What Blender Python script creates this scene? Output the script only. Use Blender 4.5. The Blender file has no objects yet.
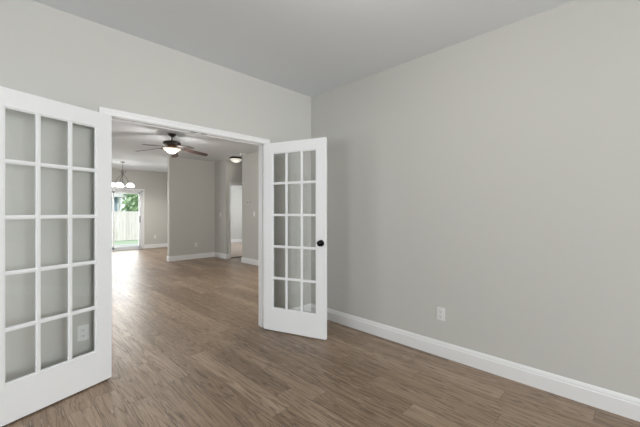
import bpy, bmesh, math, random
from mathutils import Vector, Matrix
random.seed(7)
C = bpy.context.scene.collection
sc = bpy.context.scene
R = math.radians

# ---------------------------------------------------------------- camera
cam_d = bpy.data.cameras.new('camera'); cam = bpy.data.objects.new('camera', cam_d); C.objects.link(cam)
cam.location = (0, 0, 1.288); cam.rotation_euler = (R(90), 0, R(-45))
cam_d.sensor_width = 36; cam_d.lens = 322/640*36; cam_d.shift_y = -1.5/640
cam_d.clip_start = 0.02; cam_d.clip_end = 200
sc.camera = cam

# ---------------------------------------------------------------- world, sun, window light, exposure
sc.view_settings.view_transform = 'Standard'; sc.view_settings.look = 'None'
sc.view_settings.gamma = 1.0; sc.view_settings.exposure = 0.15; sc.view_settings.use_curve_mapping = False
w = bpy.data.worlds.new('world'); sc.world = w; w.use_nodes = True
bg = w.node_tree.nodes['Background']; bg.inputs[0].default_value = (0.86, 0.94, 1.0, 1); bg.inputs[1].default_value = 1.35
sun_d = bpy.data.lights.new('sun', 'SUN'); sun_d.energy = 2.2; sun_d.angle = R(3); sun_d.color = (1, .97, .92)
sun = bpy.data.objects.new('sun', sun_d); C.objects.link(sun); sun.rotation_euler = (R(48), 0, R(-18))

def area(name, loc, rot, sx, sy, power, col=(1, .98, .95)):
    d = bpy.data.lights.new(name, 'AREA'); d.shape = 'RECTANGLE'; d.size = sx; d.size_y = sy
    d.energy = power; d.color = col
    o = bpy.data.objects.new(name, d); C.objects.link(o); o.location = loc; o.rotation_euler = rot
    return o
def point(name, loc, power, rad, col=(1, .86, .7)):
    d = bpy.data.lights.new(name, 'POINT'); d.energy = power; d.shadow_soft_size = rad; d.color = col
    o = bpy.data.objects.new(name, d); C.objects.link(o); o.location = loc
    return o
# daylight standing in the window openings (facing into the rooms)
area('office_rear_window_light', (1.35, -4.53, 1.5), (R(90), 0, R(0)), 2.3, 1.6, 172, (.93, .97, 1))          # faces +Y
area('office_left_window_light', (-2.63, .6, 1.45), (R(90), 0, R(-90)), 2.3, 1.5, 40, (.93, .97, 1))        # faces +X
area('living_window_light_near', (-2.63, 5.2, 1.45), (R(90), 0, R(-90)), 1.5, 1.5, 30, (.93, .97, 1))
area('living_window_light_far', (-2.63, 10.4, 1.45), (R(90), 0, R(-90)), 1.5, 1.5, 75, (.93, .97, 1))
area('sliding_door_light', (2.65, 12.56, 1.05), (R(90), 0, R(180)), 1.7, 1.95, 46, (.96, .98, 1))             # faces -Y
area('bedroom_window_light', (8.03, 10.2, 1.5), (R(90), 0, R(90)), 1.5, 1.4, 65, (.95, .98, 1))              # faces -X

# ---------------------------------------------------------------- materials
def new_mat(name):
    m = bpy.data.materials.new(name); m.use_nodes = True
    return m, m.node_tree, m.node_tree.nodes['Principled BSDF']
def plain(name, col, rough=.5, metal=0, bump=0, bscale=200, emis=None, estr=0, var=0.0):
    m, nt, b = new_mat(name)
    b.inputs['Roughness'].default_value = rough; b.inputs['Metallic'].default_value = metal
    b.inputs['Base Color'].default_value = (*col, 1)
    n = nt.nodes.new('ShaderNodeTexNoise'); n.inputs['Scale'].default_value = bscale; n.inputs['Detail'].default_value = 3
    tc = nt.nodes.new('ShaderNodeTexCoord'); nt.links.new(tc.outputs['Object'], n.inputs['Vector'])
    if var:
        mx = nt.nodes.new('ShaderNodeMix'); mx.data_type = 'RGBA'
        mx.inputs['A'].default_value = (*[c*(1-var) for c in col], 1); mx.inputs['B'].default_value = (*[min(1, c*(1+var)) for c in col], 1)
        nt.links.new(n.outputs['Fac'], mx.inputs['Factor']); nt.links.new(mx.outputs['Result'], b.inputs['Base Color'])
    if bump:
        bp = nt.nodes.new('ShaderNodeBump'); bp.inputs['Strength'].default_value = bump; bp.inputs['Distance'].default_value = .002
        nt.links.new(n.outputs['Fac'], bp.inputs['Height']); nt.links.new(bp.outputs['Normal'], b.inputs['Normal'])
    if emis:
        b.inputs['Emission Color'].default_value = (*emis, 1); b.inputs['Emission Strength'].default_value = estr
    return m
M = {}
M['wall'] = plain('wall_paint', (.585, .578, .545), .75, bump=.12, bscale=350, var=.01)
M['ceiling'] = plain('ceiling_paint', (.75, .775, .80), .9, bump=.25, bscale=120, var=.01)
M['trim'] = plain('white_trim_paint', (.85, .85, .85), .38, bump=.03, bscale=90)
M['door'] = plain('white_door_paint', (.85, .855, .86), .4, bump=.03, bscale=90)
M['plastic'] = plain('white_plastic', (.78, .78, .77), .35)
M['slot'] = plain('dark_slot', (.05, .05, .05), .5)
M['bronze'] = plain('oil_rubbed_bronze', (.045, .04, .036), .3, .8, var=.2, bscale=40)
M['nickel'] = plain('brushed_pewter_metal', (.22, .21, .2), .3, .9)
M['vinyl'] = plain('white_vinyl', (.8, .81, .82), .35)
M['knob'] = plain('black_bronze_knob', (.02, .018, .017), .12, .9)
M['bowl'] = plain('lit_alabaster_glass', (.9, .85, .75), .3, emis=(1, .8, .58), estr=.55, var=.08, bscale=12)
M['shade'] = plain('lit_white_glass', (.95, .95, .93), .3, emis=(1, .97, .92), estr=1.3)
M['flush'] = plain('frosted_glass_shade', (.85, .84, .78), .3, emis=(1, .95, .82), estr=.42)
M['carpet'] = plain('beige_carpet', (.50, .41, .35), .95, bump=.6, bscale=300, var=.12)
M['fence'] = None
M['concrete'] = plain('pale_concrete', (.62, .62, .6), .8, bump=.2, bscale=40, var=.06)
M['grass'] = plain('lawn_green', (.38, .50, .35), .9, bump=.5, bscale=60, var=.3)
M['siding'] = plain('blue_grey_siding', (.30, .40, .50), .7, var=.05, bscale=4)
M['roof'] = plain('grey_shingles', (.28, .29, .31), .9, var=.15, bscale=20)
M['bark'] = plain('bark', (.20, .15, .11), .9, bump=.6, bscale=20, var=.3)
M['leaf'] = plain('leaf_green', (.32, .46, .26), .6, var=.45, bscale=3)

# glass: thin, clear, fresnel reflection
g, nt, b = new_mat('clear_glass'); nt.nodes.remove(b); out = nt.nodes['Material Output']
tr = nt.nodes.new('ShaderNodeBsdfTransparent'); tr.inputs[0].default_value = (.985, .99, .985, 1)
gl = nt.nodes.new('ShaderNodeBsdfGlossy'); gl.inputs['Roughness'].default_value = .01
fr = nt.nodes.new('ShaderNodeFresnel'); fr.inputs[0].default_value = 1.42
mx = nt.nodes.new('ShaderNodeMixShader')
nt.links.new(fr.outputs[0], mx.inputs[0]); nt.links.new(tr.outputs[0], mx.inputs[1]); nt.links.new(gl.outputs[0], mx.inputs[2])
nt.links.new(mx.outputs[0], out.inputs['Surface']); M['glass'] = g

class NB:      # little node helper
    def __init__(s, nt): s.nt = nt
    def n(s, t, **k):
        x = s.nt.nodes.new(t)
        for a, v in k.items(): setattr(x, a, v)
        return x
    def link(s, a, b): s.nt.links.new(a, b)
    def math(s, op, a, b=None, c=None):
        x = s.n('ShaderNodeMath', operation=op)
        for i, v in enumerate((a, b, c)):
            if v is None: continue
            if isinstance(v, (int, float)): x.inputs[i].default_value = v
            else: s.link(v, x.inputs[i])
        return x.outputs[0]
    def comb(s, x, y, z):
        c = s.n('ShaderNodeCombineXYZ')
        for i, v in enumerate((x, y, z)):
            if isinstance(v, (int, float)): c.inputs[i].default_value = v
            else: s.link(v, c.inputs[i])
        return c.outputs[0]
    def noise(s, vec, scale, detail=4, rough=.55, dist=0):
        x = s.n('ShaderNodeTexNoise'); s.link(vec, x.inputs['Vector'])
        x.inputs['Scale'].default_value = scale; x.inputs['Detail'].default_value = detail
        x.inputs['Roughness'].default_value = rough; x.inputs['Distortion'].default_value = dist
        return x.outputs['Fac']
    def ramp(s, fac, stops):
        r = s.n('ShaderNodeValToRGB'); el = r.color_ramp.elements
        while len(el) < len(stops): el.new(.5)
        for e, (p, c) in zip(el, stops): e.position = p; e.color = (*c, 1) if len(c) == 3 else c
        s.link(fac, r.inputs[0]); return r.outputs[0]
    def mix(s, f, a, b, blend='MIX'):
        x = s.n('ShaderNodeMix', data_type='RGBA', blend_type=blend)
        for k, v in (('Factor', f), ('A', a), ('B', b)):
            if isinstance(v, (int, float)): x.inputs[k].default_value = v
            elif isinstance(v, tuple): x.inputs[k].default_value = (*v, 1)
            else: s.link(v, x.inputs[k])
        return x.outputs['Result']

def floor_material():
    m, nt, b = new_mat('wood_plank_floor'); N = NB(nt)
    tc = N.n('ShaderNodeTexCoord'); sp = N.n('ShaderNodeSeparateXYZ'); N.link(tc.outputs['Object'], sp.inputs[0])
    x, y = sp.outputs[0], sp.outputs[1]
    u = N.math('DIVIDE', x, .152); iu = N.math('FLOOR', u); fu = N.math('FRACT', u)
    wn = N.n('ShaderNodeTexWhiteNoise', noise_dimensions='1D'); N.link(iu, wn.inputs['W'])
    v = N.math('ADD', N.math('DIVIDE', y, 1.22), wn.outputs['Value']); iv = N.math('FLOOR', v); fv = N.math('FRACT', v)
    wc = N.n('ShaderNodeTexWhiteNoise', noise_dimensions='2D'); N.link(N.comb(iu, iv, 0), wc.inputs['Vector'])
    rnd = wc.outputs['Value']
    off = N.math('MULTIPLY', rnd, 37.0)
    base = N.ramp(rnd, [(0, (.225, .155, .100)), (.35, (.275, .194, .130)), (.7, (.315, .226, .155)), (1, (.375, .275, .195))])
    # cathedral grain: rings of a stretched noise
    gv = N.comb(N.math('MULTIPLY', x, 7.0), N.math('ADD', N.math('MULTIPLY', y, .55), off), off)
    gn = N.noise(gv, 1.0, 2, .5, .4)
    rings = N.math('FRACT', N.math('MULTIPLY', gn, 16.0))
    rings = N.math('ABSOLUTE', N.math('SUBTRACT', rings, .5))          # 0..0.5
    ringc = N.ramp(rings, [(0, (.58, .54, .50)), (.22, (1, 1, 1)), (.5, (1.06, 1.06, 1.06))])
    fine = N.noise(N.comb(N.math('MULTIPLY', x, 95.0), N.math('ADD', N.math('MULTIPLY', y, 3.0), off), off), 1.0, 4, .6)
    finec = N.ramp(fine, [(.3, (.64, .61, .58)), (.5, (1, 1, 1)), (.68, (1.0, 1.0, 1.0))])

    fleck = N.noise(N.comb(N.math('MULTIPLY', x, 160.0), N.math('ADD', N.math('MULTIPLY', y, 9.0), off), off), 1.0, 3, .6)
    broad = N.noise(N.comb(N.math('MULTIPLY', x, 14.0), N.math('ADD', N.math('MULTIPLY', y, 1.6), off), off), 1.0, 3, .6)
    streak = N.noise(N.comb(N.math('MULTIPLY', x, 26.0), N.math('ADD', N.math('MULTIPLY', y, .8), off), off), 1.0, 4, .65)
    streakc = N.ramp(streak, [(.32, (.80, .78, .76)), (.5, (1, 1, 1)), (.68, (1.18, 1.18, 1.18))])
    broadc = N.ramp(broad, [(.3, (.80, .78, .76)), (.7, (1.18, 1.18, 1.18))])
    c = N.mix(1.0, base, ringc, 'MULTIPLY'); c = N.mix(1.0, c, finec, 'MULTIPLY'); c = N.mix(1.0, c, broadc, 'MULTIPLY'); c = N.mix(1.0, c, streakc, 'MULTIPLY')
    pores = N.math('MULTIPLY', N.ramp(fleck, [(.54, (0, 0, 0)), (.64, (1, 1, 1))]), N.ramp(rings, [(.10, (1, 1, 1)), (.30, (.25, .25, .25))]))
    c = N.mix(N.math('MULTIPLY', pores, .6), c, (.56, .45, .36))
    e1 = N.math('MINIMUM', fu, N.math('SUBTRACT', 1.0, fu)); e2 = N.math('MULTIPLY', N.math('MINIMUM', fv, N.math('SUBTRACT', 1.0, fv)), 8.0)
    e = N.math('MINIMUM', e1, e2)
    seam = N.math('SUBTRACT', 1.0, N.math('MINIMUM', N.math('DIVIDE', e, .016), 1.0))
    c = N.mix(N.math('MULTIPLY', seam, .8), c, (.055, .038, .028))
    N.link(c, b.inputs['Base Color'])
    rg = N.math('ADD', .27, N.math('MULTIPLY', fine, .22)); N.link(rg, b.inputs['Roughness'])
    b.inputs['Specular IOR Level'].default_value = .5
    bp = N.n('ShaderNodeBump'); bp.inputs['Strength'].default_value = .5; bp.inputs['Distance'].default_value = .0018
    h = N.math('SUBTRACT', N.math('ADD', N.math('MULTIPLY', fine, .6), N.math('MULTIPLY', broad, .5)), N.math('MULTIPLY', seam, .8))
    N.link(h, bp.inputs['Height']); N.link(bp.outputs[0], b.inputs['Normal'])
    return m
M['floor'] = floor_material()

def fence_material():
    m, nt, b = new_mat('weathered_fence_wood'); N = NB(nt)
    tc = N.n('ShaderNodeTexCoord'); sp = N.n('ShaderNodeSeparateXYZ'); N.link(tc.outputs['Object'], sp.inputs[0])
    iu = N.math('FLOOR', N.math('DIVIDE', sp.outputs[0], .15))
    wn = N.n('ShaderNodeTexWhiteNoise', noise_dimensions='1D'); N.link(iu, wn.inputs['W'])
    c = N.ramp(wn.outputs['Value'], [(0, (.60, .565, .56)), (1, (.80, .76, .755))])
    st = N.noise(N.comb(N.math('MULTIPLY', sp.outputs[0], 20.0), 0.0, N.math('MULTIPLY', sp.outputs[2], 1.5)), 1.0, 3)
    c = N.mix(1.0, c, N.ramp(st, [(.3, (.82, .8, .78)), (.7, (1.05, 1.05, 1.05))]), 'MULTIPLY')
    N.link(c, b.inputs['Base Color']); b.inputs['Roughness'].default_value = .9
    return m
M['fence'] = fence_material()

def blade_material():
    m, nt, b = new_mat('dark_walnut_blade'); N = NB(nt)
    tc = N.n('ShaderNodeTexCoord'); sp = N.n('ShaderNodeSeparateXYZ'); N.link(tc.outputs['Object'], sp.inputs[0])
    g = N.noise(N.comb(N.math('MULTIPLY', sp.outputs[0], 3.0), N.math('MULTIPLY', sp.outputs[1], 60.0), 0.0), 1.0, 3)
    N.link(N.ramp(g, [(.3, (.055, .032, .028)), (.7, (.10, .062, .055))]), b.inputs['Base Color'])
    b.inputs['Roughness'].default_value = .3
    return m
M['blade'] = blade_material()

# ---------------------------------------------------------------- mesh helpers
def box(bm, x0, x1, y0, y1, z0, z1, bev=0):
    r = bmesh.ops.create_cube(bm, size=1)
    vs = r['verts']
    for v in vs:
        v.co = Vector(((x0+x1)/2 + v.co.x*(x1-x0), (y0+y1)/2 + v.co.y*(y1-y0), (z0+z1)/2 + v.co.z*(z1-z0)))
    if bev:
        es = list({e for v in vs for e in v.link_edges})
        bmesh.ops.bevel(bm, geom=es, offset=bev, segments=2, affect='EDGES', profile=.6)
def lathe(bm, prof, seg=32, loc=(0, 0, 0), mat=None):
    mat = mat or Matrix.Translation(loc)
    rings = []
    for r, z in prof:
        if r < 1e-5: rings.append([bm.verts.new(mat @ Vector((0, 0, z)))])
        else: rings.append([bm.verts.new(mat @ Vector((r*math.cos(2*math.pi*i/seg), r*math.sin(2*math.pi*i/seg), z))) for i in range(seg)])
    for a, b in zip(rings, rings[1:]):
        for i in range(seg):
            j = (i+1) % seg
            if len(a) == 1 and len(b) == 1: continue
            if len(a) == 1: bm.faces.new((a[0], b[j], b[i]))
            elif len(b) == 1: bm.faces.new((a[i], a[j], b[0]))
            else: bm.faces.new((a[i], a[j], b[j], b[i]))
def tube(bm, pts, rad, seg=10, cap=True):
    pts = [Vector(p) for p in pts]; rings = []
    for i, p in enumerate(pts):
        t = (pts[min(i+1, len(pts)-1)] - pts[max(i-1, 0)]).normalized()
        a = t.cross(Vector((0, 0, 1)));
        if a.length < 1e-3: a = t.cross(Vector((1, 0, 0)))
        a.normalize(); c = t.cross(a)
        r = rad[i] if isinstance(rad, (list, tuple)) else rad
        rings.append([bm.verts.new(p + a*r*math.cos(2*math.pi*k/seg) + c*r*math.sin(2*math.pi*k/seg)) for k in range(seg)])
    for a, b in zip(rings, rings[1:]):
        for k in range(seg): bm.faces.new((a[k], a[(k+1) % seg], b[(k+1) % seg], b[k]))
    if cap: bm.faces.new(rings[0]); bm.faces.new(rings[-1])
def obj(name, bm, mat, parent=None, smooth=False, loc=None, rot=None):
    bmesh.ops.recalc_face_normals(bm, faces=bm.faces[:])
    me = bpy.data.meshes.new(name); bm.to_mesh(me); bm.free(); me.materials.append(mat)
    if smooth:
        for p in me.polygons: p.use_smooth = True
        try: me.set_sharp_from_angle(angle=R(40))
        except Exception: pass
    o = bpy.data.objects.new(name, me); C.objects.link(o)
    if parent: o.parent = parent
    if loc: o.location = loc
    if rot: o.rotation_euler = rot
    return o
def nb(): return bmesh.new()
def tag(o, label, cat, group=None, kind=None):
    o['label'] = label; o['category'] = cat
    if group: o['group'] = group
    if kind: o['kind'] = kind
    return o
def thing(name, label, cat, loc=(0, 0, 0), rotz=0, group=None, kind=None):
    o = bpy.data.objects.new(name, None); C.objects.link(o); o.empty_display_size = .1
    o.location = loc; o.rotation_euler = (0, 0, rotz)
    return tag(o, label, cat, group, kind)
def struct(name, bm, mat, label, cat, smooth=False):
    return tag(obj(name, bm, mat, smooth=smooth), label, cat, kind='structure')

def wall(name, axis, p, th, a0, a1, holes, label, z1=2.74, ext=0.0):
    """wall of thickness th starting at p on `axis` normal, running a0..a1, with rectangular holes (a0,a1,z0,z1)"""
    bm = nb()
    A = sorted({a0, a1, *[h[0] for h in holes], *[h[1] for h in holes]}); Z = sorted({0.0, z1, *[h[2] for h in holes], *[h[3] for h in holes]})
    def solid(i, j):
        if i < 0 or j < 0 or i >= len(A)-1 or j >= len(Z)-1: return False
        ca, cz = (A[i]+A[i+1])/2, (Z[j]+Z[j+1])/2
        return not any(h[0] < ca < h[1] and h[2] < cz < h[3] for h in holes)
    def P(a, n, z): return Vector((a, n, z)) if axis == 'Y' else Vector((n, a, z))
    def face(*c): bm.faces.new([bm.verts.new(v) for v in c])
    q0, q1 = p, p+th
    for i in range(len(A)-1):
        for j in range(len(Z)-1):
            if not solid(i, j): continue
            a, b_, z, t = A[i], A[i+1], Z[j], Z[j+1]
            face(P(a, q0, z), P(b_, q0, z), P(b_, q0, t), P(a, q0, t)); face(P(a, q1, z), P(b_, q1, z), P(b_, q1, t), P(a, q1, t))
            if not solid(i-1, j): face(P(a, q0, z), P(a, q1, z), P(a, q1, t), P(a, q0, t))
            if not solid(i+1, j): face(P(b_, q0, z), P(b_, q1, z), P(b_, q1, t), P(b_, q0, t))
            if not solid(i, j-1): face(P(a, q0, z), P(b_, q0, z), P(b_, q1, z), P(a, q1, z))
            if not solid(i, j+1): face(P(a, q0, t), P(b_, q0, t), P(b_, q1, t), P(a, q1, t))
    bmesh.ops.remove_doubles(bm, verts=bm.verts[:], dist=1e-5)
    return struct(name, bm, M['wall'], label, 'wall')

# ---------------------------------------------------------------- structure
H = 2.74
OX0, OX1, OH = .607, 2.095, 2.04        # french door opening
bm = nb(); box(bm, -2.72, 6.4, -4.62, 12.52, -.12, 0)
struct('floor', bm, M['floor'], 'brown wood plank floor running through office and living room', 'floor')
bm = nb(); box(bm, 4.54, 8.0, 8.13, 12.0, 0.0, .012, 0)
struct('floor_bedroom', bm, M['carpet'], 'beige carpet seen through the far hall doorway', 'carpet')
bm = nb(); box(bm, 6.4, 8.12, 7.0, 12.52, -.12, -.001, 0); struct('floor_slab', bm, M['concrete'], 'slab under the far bedroom', 'floor')
bm = nb(); box(bm, -2.72, 8.12, -4.62, 12.52, H, H+.12)
struct('ceiling', bm, M['ceiling'], 'flat pale grey ceiling over all the rooms', 'ceiling')

wall('wall_back', 'Y', 2.96, .12, -2.6, 4.42, [(OX0, OX1, 0, OH)], 'greige wall with the wide french door opening')
wall('wall_right', 'X', 2.80, .12, -4.5, 2.96, [], 'long blank greige wall right of the open glass doors')
wall('wall_left', 'X', -2.72, .12, -4.5, 2.96, [(-.6, 1.8, .7, 2.2)], 'greige office wall with a window, left of the camera')
wall('wall_front', 'Y', -4.62, .12, -2.72, 2.92, [(.2, 2.5, .7, 2.3)], 'greige office wall with a window, behind the camera')
wall('wall_living_left', 'X', -2.72, .12, 2.96, 12.52, [(4.45, 5.95, .7, 2.2), (9.65, 11.15, .7, 2.2)], 'greige living room wall with windows on the left side')
wall('wall_living_right', 'X', 4.42, .12, 2.96, 7.24, [], 'greige living room wall with thermostat and switch, right of the hall opening')
wall('wall_partition', 'Y', 8.70, .12, 3.15, 4.42, [], 'greige partition wall end below the ceiling fan, hiding part of dining area')
wall('wall_dining_right', 'X', 4.42, .12, 8.07, 12.4, [], 'greige wall stub between partition and hall doorway')
wall('wall_dining_far', 'Y', 12.4, .12, -2.6, 4.54, [(1.76, 3.58, 0, 2.03)], 'pale greige far dining wall with the sliding glass door')
wall('wall_hall_near', 'Y', 7.12, .12, 4.54, 6.4, [], 'greige near wall of the hall')
wall('wall_hall_end', 'X', 6.4, .12, 6.98, 8.07, [], 'greige end wall of the hall')
wall('wall_hall_far', 'Y', 8.07, .12, 4.54, 8.12, [(4.56, 5.32, 0, 2.05)], 'greige hall wall with the white cased bedroom doorway')
wall('wall_bedroom_far', 'Y', 12.0, .12, 4.54, 8.12, [], 'pale wall seen far through the hall doorway')
wall('wall_bedroom_right', 'X', 8.0, .12, 8.19, 12.0, [(9.45, 10.95, .8, 2.2)], 'bedroom wall with a window')

def baseboard(name, runs, label, h=.135):
    """runs: list of (p0, p1, inward normal)"""
    prof = [(0, 0), (.015, 0), (.016, h-.036), (.011, h-.032), (.0115, h-.024), (.009, h-.012), (.0055, h-.004), (.004, h), (0, h)]
    bm = nb()
    for p0, p1, n in runs:
        p0, p1, n = Vector((*p0, 0)), Vector((*p1, 0)), Vector((*n, 0))
        a = [bm.verts.new(p0 + n*d + Vector((0, 0, z))) for d, z in prof]; b = [bm.verts.new(p1 + n*d + Vector((0, 0, z))) for d, z in prof]
        for i in range(len(prof)):
            j = (i+1) % len(prof); bm.faces.new((a[i], a[j], b[j], b[i]))
        bm.faces.new(a); bm.faces.new(b)
    return struct(name, bm, M['trim'], label, 'baseboard')
baseboard('baseboard_back', [((-2.6, 2.96), (.549, 2.96), (0, -1)), ((2.153, 2.96), (2.8, 2.96), (0, -1))], 'white baseboard on the wall behind the open glass doors')
baseboard('baseboard_right', [((2.8, -4.5), (2.8, 2.945), (-1, 0))], 'long white moulded baseboard along the blank right wall')
baseboard('baseboard_left', [((-2.6, -4.5), (-2.6, 2.945), (1, 0))], 'white baseboard along the left office wall')
baseboard('baseboard_front', [((-2.585, -4.5), (2.785, -4.5), (0, 1))], 'white baseboard behind the camera')
baseboard('baseboard_living_right', [((4.42, 3.08), (4.42, 7.24), (-1, 0)), ((4.405, 7.24), (4.54, 7.24), (0, 1))], 'white baseboard under the thermostat, right of the hall opening')
baseboard('baseboard_partition', [((3.15, 8.70), (4.42, 8.70), (0, -1)), ((3.15, 8.685), (3.15, 8.835), (-1, 0)), ((3.15, 8.82), (4.42, 8.82), (0, 1))], 'white baseboard around the foot of the partition wall')
baseboard('baseboard_stub', [((4.42, 8.055), (4.42, 8.685), (-1, 0)), ((4.405, 8.07), (4.524, 8.07), (0, -1))], 'short white baseboard beside the hall doorway')
baseboard('baseboard_dining', [((-2.6, 12.4), (1.70, 12.4), (0, -1)), ((3.64, 12.4), (4.42, 12.4), (0, -1)), ((4.42, 8.835), (4.42, 12.385), (-1, 0))], 'white baseboard on the far wall beside the sliding door')
baseboard('baseboard_living_left', [((-2.6, 3.1), (-2.6, 12.38), (1, 0))], 'white baseboard under the living room windows')
baseboard('baseboard_hall', [((5.41, 8.07), (6.38, 8.07), (0, -1)), ((4.56, 7.24), (6.38, 7.24), (0, 1))], 'white baseboards inside the hall')
bb = baseboard('baseboard_bedroom', [((4.56, 12.0), (8.0, 12.0), (0, -1))], 'white baseboard seen far through the hall doorway', h=.15)

def casing(name, axis, face, d, a0, a1, h, wd, label, th=.017):
    """door casing frame on a wall face; d=+-1 outward direction"""
    bm = nb(); rv = .004
    prof = [(rv, 0), (rv, th*.55), (rv+.004, th*.72), (rv+wd*.55, th*.8), (rv+wd*.66, th), (rv+wd-.004, th), (rv+wd, th*.85), (rv+wd, 0)]
    rings = []
    for k in range(4):
        ring = []
        for off, t in prof:
            u, z = ((a0-off, 0), (a0-off, h+off), (a1+off, h+off), (a1+off, 0))[k]
            n = face + d*t
            ring.append(bm.verts.new((u, n, z) if axis == 'Y' else (n, u, z)))
        rings.append(ring)
    for A_, B_ in zip(rings, rings[1:]):
        for q in range(len(prof)):
            q2 = (q+1) % len(prof); bm.faces.new((A_[q], A_[q2], B_[q2], B_[q]))
    bm.faces.new(rings[0]); bm.faces.new(rings[-1])
    return struct(name, bm, M['trim'], label, 'door casing')
casing('trim_1', 'Y', 2.96, -1, OX0, OX1, OH, .054, 'white casing around the french door opening, office side')
casing('trim_2', 'Y', 3.08, 1, OX0, OX1, OH, .052, 'white casing around the french door opening, living room side')
casing('trim_3', 'Y', 8.07, -1, 4.56, 5.32, 2.05, .055, 'white casing of the far hall doorway')
# jamb lining with stops
bm = nb()
box(bm, OX0-.002, OX0+.002, 2.958, 3.082, 0, OH); box(bm, OX1-.002, OX1+.002, 2.958, 3.082, 0, OH); box(bm, OX0, OX1, 2.958, 3.082, OH-.002, OH+.002)
box(bm, OX0, OX0+.012, 3.0, 3.035, 0, OH, .002); box(bm, OX1-.012, OX1, 3.0, 3.035, 0, OH, .002); box(bm, OX0, OX1, 3.0, 3.035, OH-.012, OH, .002)
tj = struct('trim_4', bm, M['trim'], 'white door jamb lining inside the french door opening', 'door jamb')
for sx in (-.05, .05):
    bm = nb(); cx = (OX0+OX1)/2 + sx
    box(bm, cx-.026, cx+.026, 2.966, 2.992, OH-.005, OH-.001, .001)
    o = obj('strike_plate', bm, M['nickel'], tj); o['label'] = 'small dark metal catch plate in the head jamb'
bm = nb()
box(bm, 4.558, 4.565, 8.068, 8.192, 0, 2.05); box(bm, 5.315, 5.322, 8.068, 8.192, 0, 2.05); box(bm, 4.558, 5.322, 8.068, 8.192, 2.045, 2.052)
struct('trim_5', bm, M['trim'], 'white jamb lining of the far hall doorway', 'door jamb')
bm = nb(); box(bm, 4.565, 5.315, 8.06, 8.15, .012, .02, .003)
struct('trim_6', bm, plain('dark_threshold', (.10, .065, .045), .4), 'dark threshold strip where wood floor meets carpet', 'threshold')

# ---------------------------------------------------------------- windows behind / beside (light the rooms)
def window(name, axis, p, th, a0, a1, z0, z1, label, inward):
    r = thing(name, label, 'window', kind='structure')
    def B(bm, u0, u1, n0, n1, zz0, zz1, bev=0):
        box(bm, u0, u1, n0, n1, zz0, zz1, bev) if axis == 'Y' else box(bm, n0, n1, u0, u1, zz0, zz1, bev)
    c = p+th/2
    bm = nb(); f = .05; mz = (z0+z1)/2
    B(bm, a0, a0+f, c-.04, c+.04, z0, z1); B(bm, a1-f, a1, c-.04, c+.04, z0, z1); B(bm, a0, a1, c-.04, c+.04, z0, z0+f); B(bm, a0, a1, c-.04, c+.04, z1-f, z1)
    B(bm, a0, a1, c-.03, c+.03, mz-.03, mz+.03); am = (a0+a1)/2; B(bm, am-.03, am+.03, c-.035, c+.035, z0, z1)
    obj('window_frame', bm, M['vinyl'], r)
    bm = nb(); B(bm, a0+.04, a1-.04, c-.003, c+.003, z0+.04, z1-.04); obj('glass_pane', bm, M['glass'], r)
    bm = nb(); n = p+th if inward > 0 else p
    s0, s1 = sorted((n - inward*.04, n + inward*.03)); B(bm, a0-.06, a1+.06, s0, s1, z0-.03, z0+.002, .004)
    obj('window_sill', bm, M['trim'], r)
    return r
window('window_1', 'X', -2.72, .12, -.6, 1.8, .7, 2.2, 'white office window left of the camera', 1)
window('window_2', 'Y', -4.62, .12,   .2, 2.5, .7, 2.3, 'white office window behind the camera', 1)
window('window_3', 'X', -2.72, .12, 4.45, 5.95, .7, 2.2, 'white window in the living room', 1)
window('window_4', 'X', -2.72, .12, 9.65, 11.15, .7, 2.2, 'white window in the dining area', 1)
window('window_5', 'X', 8.0, .12, 9.45, 10.95, .8, 2.2, 'white window in the far bedroom', -1)

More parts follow.
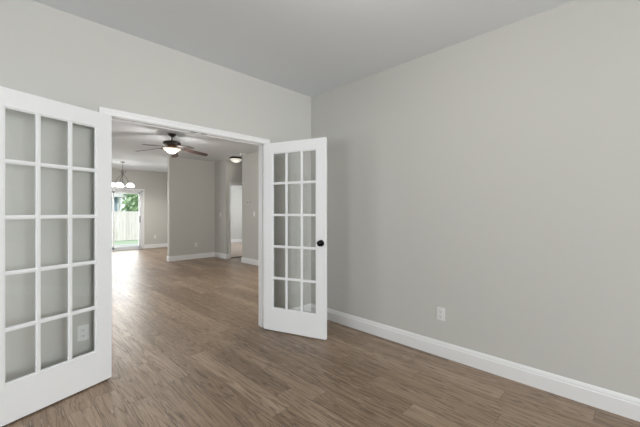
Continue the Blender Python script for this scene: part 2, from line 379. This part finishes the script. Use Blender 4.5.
# ---------------------------------------------------------------- french doors
DW, DT, DZ0, DZ1 = .742, .035, .012, 2.035
def french_door(name, sx, loc, rot, label, knob):
    r = thing(name, label, 'door', loc, rot, kind='structure')
    y0, y1 = .005, .005+DT
    def X(a, b): return (a, b) if sx > 0 else (-b, -a)
    st, tr_, br = .110, .113, .238
    bm = nb()
    def B(a, b, z0, z1, yy0=y0, yy1=y1, bev=.0025):
        x0, x1 = X(a, b); box(bm, x0, x1, yy0, yy1, z0, z1, bev)
    B(0.002, st, DZ0, DZ1); B(DW-st, DW-.002, DZ0, DZ1)
    obj('door_stile', bm, M['door'], r)
    bm = nb()
    B(st-.001, DW-st+.001, DZ1-tr_, DZ1, y0+.0003, y1-.0003, .001); B(st-.001, DW-st+.001, DZ0, DZ0+br, y0+.0003, y1-.0003, .001)
    obj('door_rail', bm, M['door'], r)
    # muntin grid: flat bar with sloped sticking on both faces
    bm = nb()
    gx0, gx1, gz0, gz1 = st, DW-st, DZ0+br, DZ1-tr_
    mw = .026; pw = (gx1-gx0-2*mw)/3; ph = (gz1-gz0-4*mw)/5
    def bar_v(cx, z0, z1, half):
        for (hw, dy) in ((half, .009), (half*.55, .0015)):
            B(cx-hw, cx+hw, z0, z1, y0+dy, y1-dy, .0015)
    def bar_h(cz, half):
        for (hw, dy) in ((half, .0095), (half*.55, .002)):
            x0, x1 = X(gx0, gx1); box(bm, x0, x1, y0+dy, y1-dy, cz-hw, cz+hw, .0015)
    for i in (1, 2): bar_v(gx0 + i*pw + (i-.5)*mw, gz0, gz1, mw/2)
    for j in range(1, 5): bar_h(gz0 + j*ph + (j-.5)*mw, mw/2)
    # edge sticking
    B(gx0-.002, gx0+.008, gz0, gz1, y0+.008, y1-.008, .002); B(gx1-.008, gx1+.002, gz0, gz1, y0+.008, y1-.008, .002)
    B(gx0, gx1, gz0-.002, gz0+.008, y0+.008, y1-.008, .002); B(gx0, gx1, gz1-.008, gz1+.002, y0+.008, y1-.008, .002)
    obj('muntin', bm, M['door'], r)
    for i in range(3):
        for j in range(5):
            bm = nb(); a = gx0 + i*(pw+mw); z = gz0 + j*(ph+mw); ym = (y0+y1)/2
            x0, x1 = X(a-.004, a+pw+.004); box(bm, x0, x1, ym-.002, ym+.002, z-.004, z+ph+.004)
            obj('glass_pane', bm, M['glass'], r)
    for z in (.22, 1.03, 1.82):
        bm = nb(); lathe(bm, [(0, z-.045), (.006, z-.045), (.006, z+.045), (0, z+.045)], 12)
        x0, x1 = X(0, .03); box(bm, x0, x1, y0-.0015, y0+.0005, z-.045, z+.045)
        o = obj('hinge', bm, M['trim'], r); o['label'] = 'white painted hinge'
    if knob:
        for side in (1, -1):
            bm = nb(); cx = (DW-.052)*sx; yb = y1 if side > 0 else y0
            mt = Matrix.Translation((cx, yb, .975)) @ Matrix.Rotation(R(-90*side), 4, 'X')
            lathe(bm, [(0, 0), (.033, 0), (.033, .004), (.029, .008), (.013, .011), (.011, .018), (.016, .022), (.026, .028), (.030, .036), (.028, .044), (.018, .050), (0, .052)], 28, mat=mt)
            o = obj('door_knob', bm, M['knob'], r, True); o['label'] = 'round dark bronze door knob'
        bm = nb(); x0, x1 = X(DW-.003, DW-.0005); box(bm, x0, x1, .012, .033, .93, 1.0)
        obj('latch_plate', bm, M['plastic'], r)
    return r
french_door('door_1', 1, (OX0+.004, 2.938, 0), R(-161), 'white fifteen-pane glass door swung back at left edge, without a knob', False)
french_door('door_2', -1, (OX1-.001, 2.938, 0), R(110), 'white fifteen-pane glass door with dark round knob, right of the opening', True)

# ---------------------------------------------------------------- sliding glass door (far)
sd = thing('door_3', 'white sliding patio door with view of fence, in the far wall', 'sliding door', (1.76, 12.4, 0), kind='structure')
W = 1.82
bm = nb()
box(bm, 0, .05, -.01, .13, 0, 2.03, .004); box(bm, W-.05, W, -.01, .13, 0, 2.03, .004); box(bm, 0, W, -.01, .13, 1.98, 2.03, .004); box(bm, 0, W, -.01, .15, 0, .03, .004)
obj('door_frame', bm, M['vinyl'], sd)
for k, (a, b_, yy) in enumerate(((.05, .99, .075), (.93, W-.05, .03))):
    bm = nb(); s = .05
    box(bm, a, a+s, yy, yy+.035, .03, 1.98, .003); box(bm, b_-s, b_, yy, yy+.035, .03, 1.98, .003)
    box(bm, a, b_, yy, yy+.035, .03, .11, .003); box(bm, a, b_, yy, yy+.035, 1.915, 1.98, .003)
    pn = obj('sliding_panel', bm, M['vinyl'], sd)
    bm = nb(); box(bm, a+s-.01, b_-s+.01, yy+.014, yy+.02, .1, 1.925); obj('glass_pane', bm, M['glass'], pn)
bm = nb(); box(bm, W-.088, W-.066, -.012, .03, .93, 1.15, .005); o = obj('door_handle', bm, M['nickel'], sd)
bm = nb()
casing('trim_7', 'Y', 12.4, -1, 1.76, 3.58, 2.03, .06, 'white casing around the sliding patio door')

# ---------------------------------------------------------------- wall plates
def outlet(label, loc, rotz, group=None):
    # local: plate faces -Y, back at y=0
    r = thing('wall_outlet', label, 'outlet', loc, rotz)
    bm = nb(); box(bm, -.036, .036, -.006, 0, -.058, .058, .0025); obj('cover_plate', bm, M['plastic'], r)
    for z in (.021, -.021):
        bm = nb(); box(bm, -.0165, .0165, -.008, -.005, z-.0145, z+.0145, .0015); rc = obj('receptacle', bm, M['plastic'], r)
        bm = nb(); box(bm, -.008, -.0055, -.0086, -.0075, z-.003, z+.006); box(bm, .0055, .008, -.0086, -.0075, z-.003, z+.005); box(bm, -.0025, .0025, -.0086, -.0075, z-.0105, z-.0065)
        obj('slot', bm, M['slot'], rc)
    bm = nb(); lathe(bm, [(0, 0), (.003, 0), (.003, .001), (0, .0015)], 12, mat=Matrix.Translation((0, -.006, 0)) @ Matrix.Rotation(R(90), 4, 'X')); obj('screw', bm, M['plastic'], r)
    return r
outlet('white outlet low on the long blank right wall', (2.80, 1.27, .378), R(-90))
outlet('white outlet seen through bottom pane of the left glass door', (.45, 2.96, .385), 0)
outlet('white outlet low on the partition wall under the ceiling fan', (3.86, 8.70, .39), 0)
outlet('white outlet on the far wall right of the sliding patio door', (4.0, 12.4, .40), 0)
def switch(label, loc, rotz):
    r = thing('light_switch', label, 'light switch', loc, rotz)
    bm = nb(); box(bm, -.036, .036, -.006, 0, -.058, .058, .0025); obj('cover_plate', bm, M['plastic'], r)
    bm = nb(); box(bm, -.016, .016, -.010, -.005, -.032, .032, .002); obj('rocker', bm, M['plastic'], r)
    for z in (.048, -.048):
        bm = nb(); lathe(bm, [(0, 0), (.003, 0), (.003, .001), (0, .0015)], 12, mat=Matrix.Translation((0, -.006, z)) @ Matrix.Rotation(R(90), 4, 'X')); obj('screw', bm, M['plastic'], r)
    return r
switch('white light switch below the thermostat on living room wall', (4.42, 6.88-.19, 1.24), R(-90))
switch('white light switch on the short wall stub left of hall doorway', (4.42, 8.38, 1.22), R(-90))
t = thing('thermostat', 'small white thermostat on wall above the light switch', 'thermostat', (4.42, 6.94, 1.52), R(-90))
bm = nb(); box(bm, -.055, .055, -.022, 0, -.04, .04, .006); obj('housing', bm, M['plastic'], t)
bm = nb(); box(bm, -.035, .02, -.0235, -.021, -.018, .024, .001); obj('display', bm, plain('grey_lcd', (.25, .28, .25), .2), t)
t = thing('smoke_detector', 'small round white smoke detector on ceiling beside the flush light', 'smoke detector', (4.28, 7.0, H), 0)
bm = nb(); lathe(bm, [(0, 0), (.07, 0), (.07, -.012), (.062, -.03), (.04, -.036), (0, -.037)], 32); obj('housing', bm, M['plastic'], t, True)
bm = nb(); lathe(bm, [(.03, -.036), (.034, -.039), (.038, -.036)], 24); obj('vent_ring', bm, M['plastic'], t, True)

# ---------------------------------------------------------------- ceiling fan
FX, FY = 2.29, 6.19
fan = thing('ceiling_fan', 'dark bronze ceiling fan with brown blades and lit glass bowl', 'ceiling fan', (FX, FY, H))
bm = nb(); lathe(bm, [(0, 0), (.075, 0), (.072, -.015), (.045, -.045), (.02, -.058), (0, -.06)], 32); obj('canopy', bm, M['bronze'], fan, True)
bm = nb(); lathe(bm, [(0, -.04), (.012, -.04), (.012, -.115), (.03, -.125), (.035, -.145), (0, -.15)], 20); obj('downrod', bm, M['bronze'], fan, True)
bm = nb(); lathe(bm, [(0, -.13), (.05, -.132), (.13, -.145), (.152, -.16), (.156, -.185), (.150, -.205), (.12, -.22), (.08, -.225), (0, -.227)], 40); obj('motor_housing', bm, M['bronze'], fan, True)
bm = nb(); lathe(bm, [(0, -.224), (.075, -.224), (.082, -.24), (.07, -0.240), (.09, -.27), (.092, -.285), (.05, -.30), (0, -.30)], 32)
o = obj('switch_housing', bm, plain('brushed_copper', (.42, .29, .22), .3, .8), fan, True)
bm = nb()
lathe(bm, [(.128, -.272), (.150, -.276), (.147, -.284), (.112, -.312), (.078, -.338), (.045, -.358), (0, -.366), (0, -.362), (.043, -.354), (.075, -.334), (.108, -.308), (.140, -.283), (.128, -.276), (.128, -.272)], 40)
obj('glass_bowl', bm, M['bowl'], fan, True)
bm = nb(); lathe(bm, [(0, -.36), (.012, -.364), (.014, -.374), (.006, -.384), (0, -.386)], 16); obj('finial', bm, M['bronze'], fan, True)
FA = -45 + 37
for k in range(5):
    a = R(FA + 72*k)
    tilt = Matrix.Rotation(a, 4, 'Z')
    bm = nb(); droop = .10
    for (x0, x1, wv) in ((.07, .20, .022),):
        box(bm, x0, .235, -wv*.6, wv*.6, -.241, -.235, .002)
    box(bm, .19, .25, -.045, .045, -.243, -.238, .002)
    arm = obj('blade_arm', bm, M['bronze'], fan, rot=(0, R(8), a))
    bm = nb()
    # blade outline with rounded tip
    pts = [(.21, -.052), (.30, -.060), (.58, -.068)] + [(.60 + .07*math.sin(R(t_)), -.068*math.cos(R(t_))) for t_ in range(0, 181, 20)] + [(.58, .068), (.30, .060), (.21, .052)]
    top = [bm.verts.new((x, y, .003)) for x, y in pts]; bot = [bm.verts.new((x, y, -.003)) for x, y in pts]
    bm.faces.new(top); bm.faces.new(bot[::-1])
    for i in range(len(pts)): j = (i+1) % len(pts); bm.faces.new((top[i], bot[i], bot[j], top[j]))
    bmesh.ops.transform(bm, matrix=Matrix.Rotation(R(-12), 4, 'X'), verts=bm.verts[:])
    obj('blade', bm, M['blade'], fan, loc=(0, 0, -.235), rot=(0, R(8), a))
point('fan_bulb', (FX, FY, H-.50), 17, .1, (1, .97, .94))

# ---------------------------------------------------------------- chandelier
CX, CY = 2.56, 10.66
ch = thing('chandelier', 'dark pewter chandelier with lit white bell shades before the sliding door', 'chandelier', (CX, CY, H))
bm = nb(); lathe(bm, [(0, 0), (.065, 0), (.062, -.012), (.03, -.03), (.008, -.036), (0, -.036)], 28); obj('canopy', bm, M['nickel'], ch, True)
bm = nb()
for i in range(9):     # chain links
    z = -.035 - i*.022; r_ = .011
    pts = [(r_*math.cos(t_)*(1 if i % 2 else 0), r_*math.cos(t_)*(0 if i % 2 else 1), z-.013 + .017*math.sin(t_)) for t_ in [2*math.pi*q/10 for q in range(11)]]
    tube(bm, pts, .003, 6, False)
obj('chain', bm, M['nickel'], ch, True)
bm = nb(); lathe(bm, [(0, -.22), (.012, -.225), (.03, -.25), (.018, -.28), (.028, -.31), (.04, -.34), (.022, -.375), (.010, -.40), (.010, -.56), (.022, -.575), (.016, -.60), (0, -.62)], 24); obj('stem', bm, M['nickel'], ch, True)
NS = 5
for k in range(NS):
    a = 2*math.pi*k/NS + .35
    ca, sa = math.cos(a), math.sin(a)
    def P(r_, z): return (r_*ca, r_*sa, z)
    bm = nb(); tube(bm, [P(.02, -.33), P(.07, -.27), P(.10, -.26), P(.115, -.285)], .006, 8)
    tube(bm, [P(.02, -.37), P(.07, -.42), P(.135, -.49), P(.165, -.545), P(.16, -.60), P(.20, -.615), P(.228, -.60), P(0.240, -.585)], .007, 8)
    lathe(bm, [(0, -.575), (.018, -.578), (.028, -.60), (.03, -.615), (0, -.615)], 16, loc=(0.240*ca, 0.240*sa, 0))
    arm = obj('arm', bm, M['nickel'], ch, True)
    bm = nb()
    lathe(bm, [(.026, -.606), (.045, -.612), (.075, -.635), (.095, -.66), (.116, -.705), (.110, -.706), (.09, -.666), (.07, -.641), (.042, -.618), (.026, -.612)], 28, loc=(0.240*ca, 0.240*sa, 0))
    obj('lamp_shade', bm, M['shade'], ch, True)
    point('chandelier_bulb', (CX+0.240*ca, CY+0.240*sa, H-.69), 14, .03, (1, .98, .95))
point('chandelier_glow', (CX, CY, H-1.0), 12, .1, (1, .98, .95))

# ---------------------------------------------------------------- semi-flush ceiling light near the hall, plus two added unseen copies
def flush_light(label, x, y, power):
    fl = thing('ceiling_light', label, 'ceiling light', (x, y, H))
    bm = nb(); lathe(bm, [(0, 0), (.15, 0), (.165, -.01), (.172, -.03), (.165, -.045), (.15, -.047), (0, -.047)], 40); obj('rim', bm, M['bronze'], fl, True)
    bm = nb(); lathe(bm, [(.152, -.045), (.148, -.06), (.125, -.09), (.08, -.12), (.03, -.135), (0, -.137)], 40); obj('glass_bowl', bm, M['flush'], fl, True)
    bm = nb(); lathe(bm, [(0, -.132), (.012, -.136), (.013, -.146), (.005, -.156), (0, -.158)], 16); obj('finial', bm, M['bronze'], fl, True)
    point('ceiling_light_bulb', (x, y, H-.26), power, .12, (1, .97, .92))
flush_light('round bronze rimmed ceiling light with frosted bowl near the hall', 4.48, 7.64, 1.0)
flush_light('round bronze rimmed ceiling light added out of view in the office to even the brightness', 1.2, .8, 14)  # added lamp above the frame, flattens the office lighting
flush_light('round bronze rimmed ceiling light added unseen in the living room, behind the wall right of the opening, to brighten it', 3.7, 3.9, 52)  # added lamp hidden by the wall, lifts the partition and living room

# ---------------------------------------------------------------- outside
bm = nb(); box(bm, -2, 7.5, 12.52, 15.8, -.25, -.10, .01); tag(obj('ground_patio', bm, M['concrete']), 'pale concrete patio outside the sliding door', 'patio', kind='structure')
bm = nb(); box(bm, -25, 40, 12.52, 60, -.5, -.30); tag(obj('ground_lawn', bm, M['grass']), 'green lawn between the patio and the wooden fence', 'lawn', kind='structure')
fn = thing('wooden_fence', 'pale weathered wooden privacy fence outside the sliding door', 'fence', (0, 20.0, -.3))
bm = nb()
for i in range(-40, 90):
    x = i*.15; hh = 1.62 + random.uniform(-.012, .012)
    box(bm, x+.004, x+.146, -.01, .01, .03, hh)
obj('fence_boards', bm, M['fence'], fn)
bm = nb()
for z in (.35, 1.3): box(bm, -6, 13.5, .01, .05, z-.045, z+.045)
obj('fence_rail', bm, M['fence'], fn)
for i in range(8):
    bm = nb(); box(bm, -6+i*2.6, -5.91+i*2.6, .05, .14, 0, 1.55); obj('fence_post', bm, M['fence'], fn)

hs = thing('neighbour_house', 'blue grey neighbouring house with white corner trim behind the fence', 'house', (6.05, 25.9, -.3))
bm = nb()
for i in range(19): 
    z = i*.15
    box(bm, -9, 0, 0 + .0, 7, z, z+.15) if i == 0 else None
box(bm, -9, 0, 0, 7, 0, 2.85)
for i in range(19): box(bm, -9, -.0, -.015, 0, i*.15, i*.15+.12)
obj('siding_wall', bm, M['siding'], hs)
bm = nb(); box(bm, -.16, .03, -.04, .16, 0, 2.8); obj('corner_board', bm, M['vinyl'], hs)
bm = nb(); box(bm, -9.4, .35, -.45, -.40, 2.62, 2.84); box(bm, .33, .38, -.45, 7.4, 2.62, 2.84); obj('fascia', bm, M['vinyl'], hs)
bm = nb(); tube(bm, [(-.07, -.06, 1.9), (-.07, -.40, 2.6)], .05, 6); obj('bracket', bm, M['vinyl'], hs)
bm = nb()
v = [bm.verts.new(p) for p in ((-9.4, -.45, 2.8), (.4, -.45, 2.8), (.4, 7.4, 2.8), (-9.4, 7.4, 2.8), (-9.4, 3.5, 5.2), (.4, 3.5, 5.2))]
bm.faces.new((v[0], v[1], v[5], v[4])); bm.faces.new((v[3], v[2], v[5], v[4])); bm.faces.new((v[1], v[2], v[5])); bm.faces.new((v[0], v[3], v[4])); bm.faces.new((v[0], v[1], v[2], v[3]))
obj('roof', bm, M['roof'], hs)
bm = nb(); box(bm, -4.0, -2.9, -.03, .01, .9, 2.2); wf = obj('window', bm, M['vinyl'], hs)
bm = nb(); box(bm, -3.92, -2.98, -.035, -.028, .98, 2.12); obj('pane', bm, plain('dark_window_glass', (.1, .13, .16), .1), wf)

def tree(label, loc, h, rad, seed, n=12000):
    rnd = random.Random(seed)
    t = thing('leafy_tree', label, 'tree', loc)
    bm = nb(); tube(bm, [(0, 0, 0), (.05, .03, h*.25), (-.05, .05, h*.5), (.02, 0, h*.8)], [.18, .14, .1, .04], 10)
    for k in range(7):
        a = k*2.4; z = h*(.28+.07*k)
        tube(bm, [(0, 0, z), (rad*.35*math.cos(a), rad*.35*math.sin(a), z+.4), (rad*.75*math.cos(a), rad*.75*math.sin(a), z+.9)], [.07, .05, .02], 6)
    obj('trunk', bm, M['bark'], t, True)
    bm = nb(); cl = [(rnd.uniform(-.6, .6)*rad, rnd.uniform(-.6, .6)*rad, h*.55 + rnd.uniform(-.4, .4)*h, rnd.uniform(.35, .55)*rad) for _ in range(34)]
    for i in range(n):
        cx, cy, cz, cr = rnd.choice(cl)
        d = Vector((rnd.gauss(0, 1), rnd.gauss(0, 1), rnd.gauss(0, 1))).normalized()*cr*rnd.uniform(.55, 1.05)
        p = Vector((cx, cy, cz)) + d
        q = Vector((rnd.gauss(0, 1), rnd.gauss(0, 1), rnd.gauss(0, 1))).normalized(); s = q.orthogonal().normalized(); s2 = q.cross(s); L = rnd.uniform(.12, .22)
        bm.faces.new([bm.verts.new(p + s*L), bm.verts.new(p + s2*L*.5), bm.verts.new(p - s*L), bm.verts.new(p - s2*L*.5)])
    obj('foliage', bm, M['leaf'], t)
tree('leafy green tree behind the fence, right of the neighbouring house', (7.75, 22.9, -.3), 5.4, 2.1, 5)
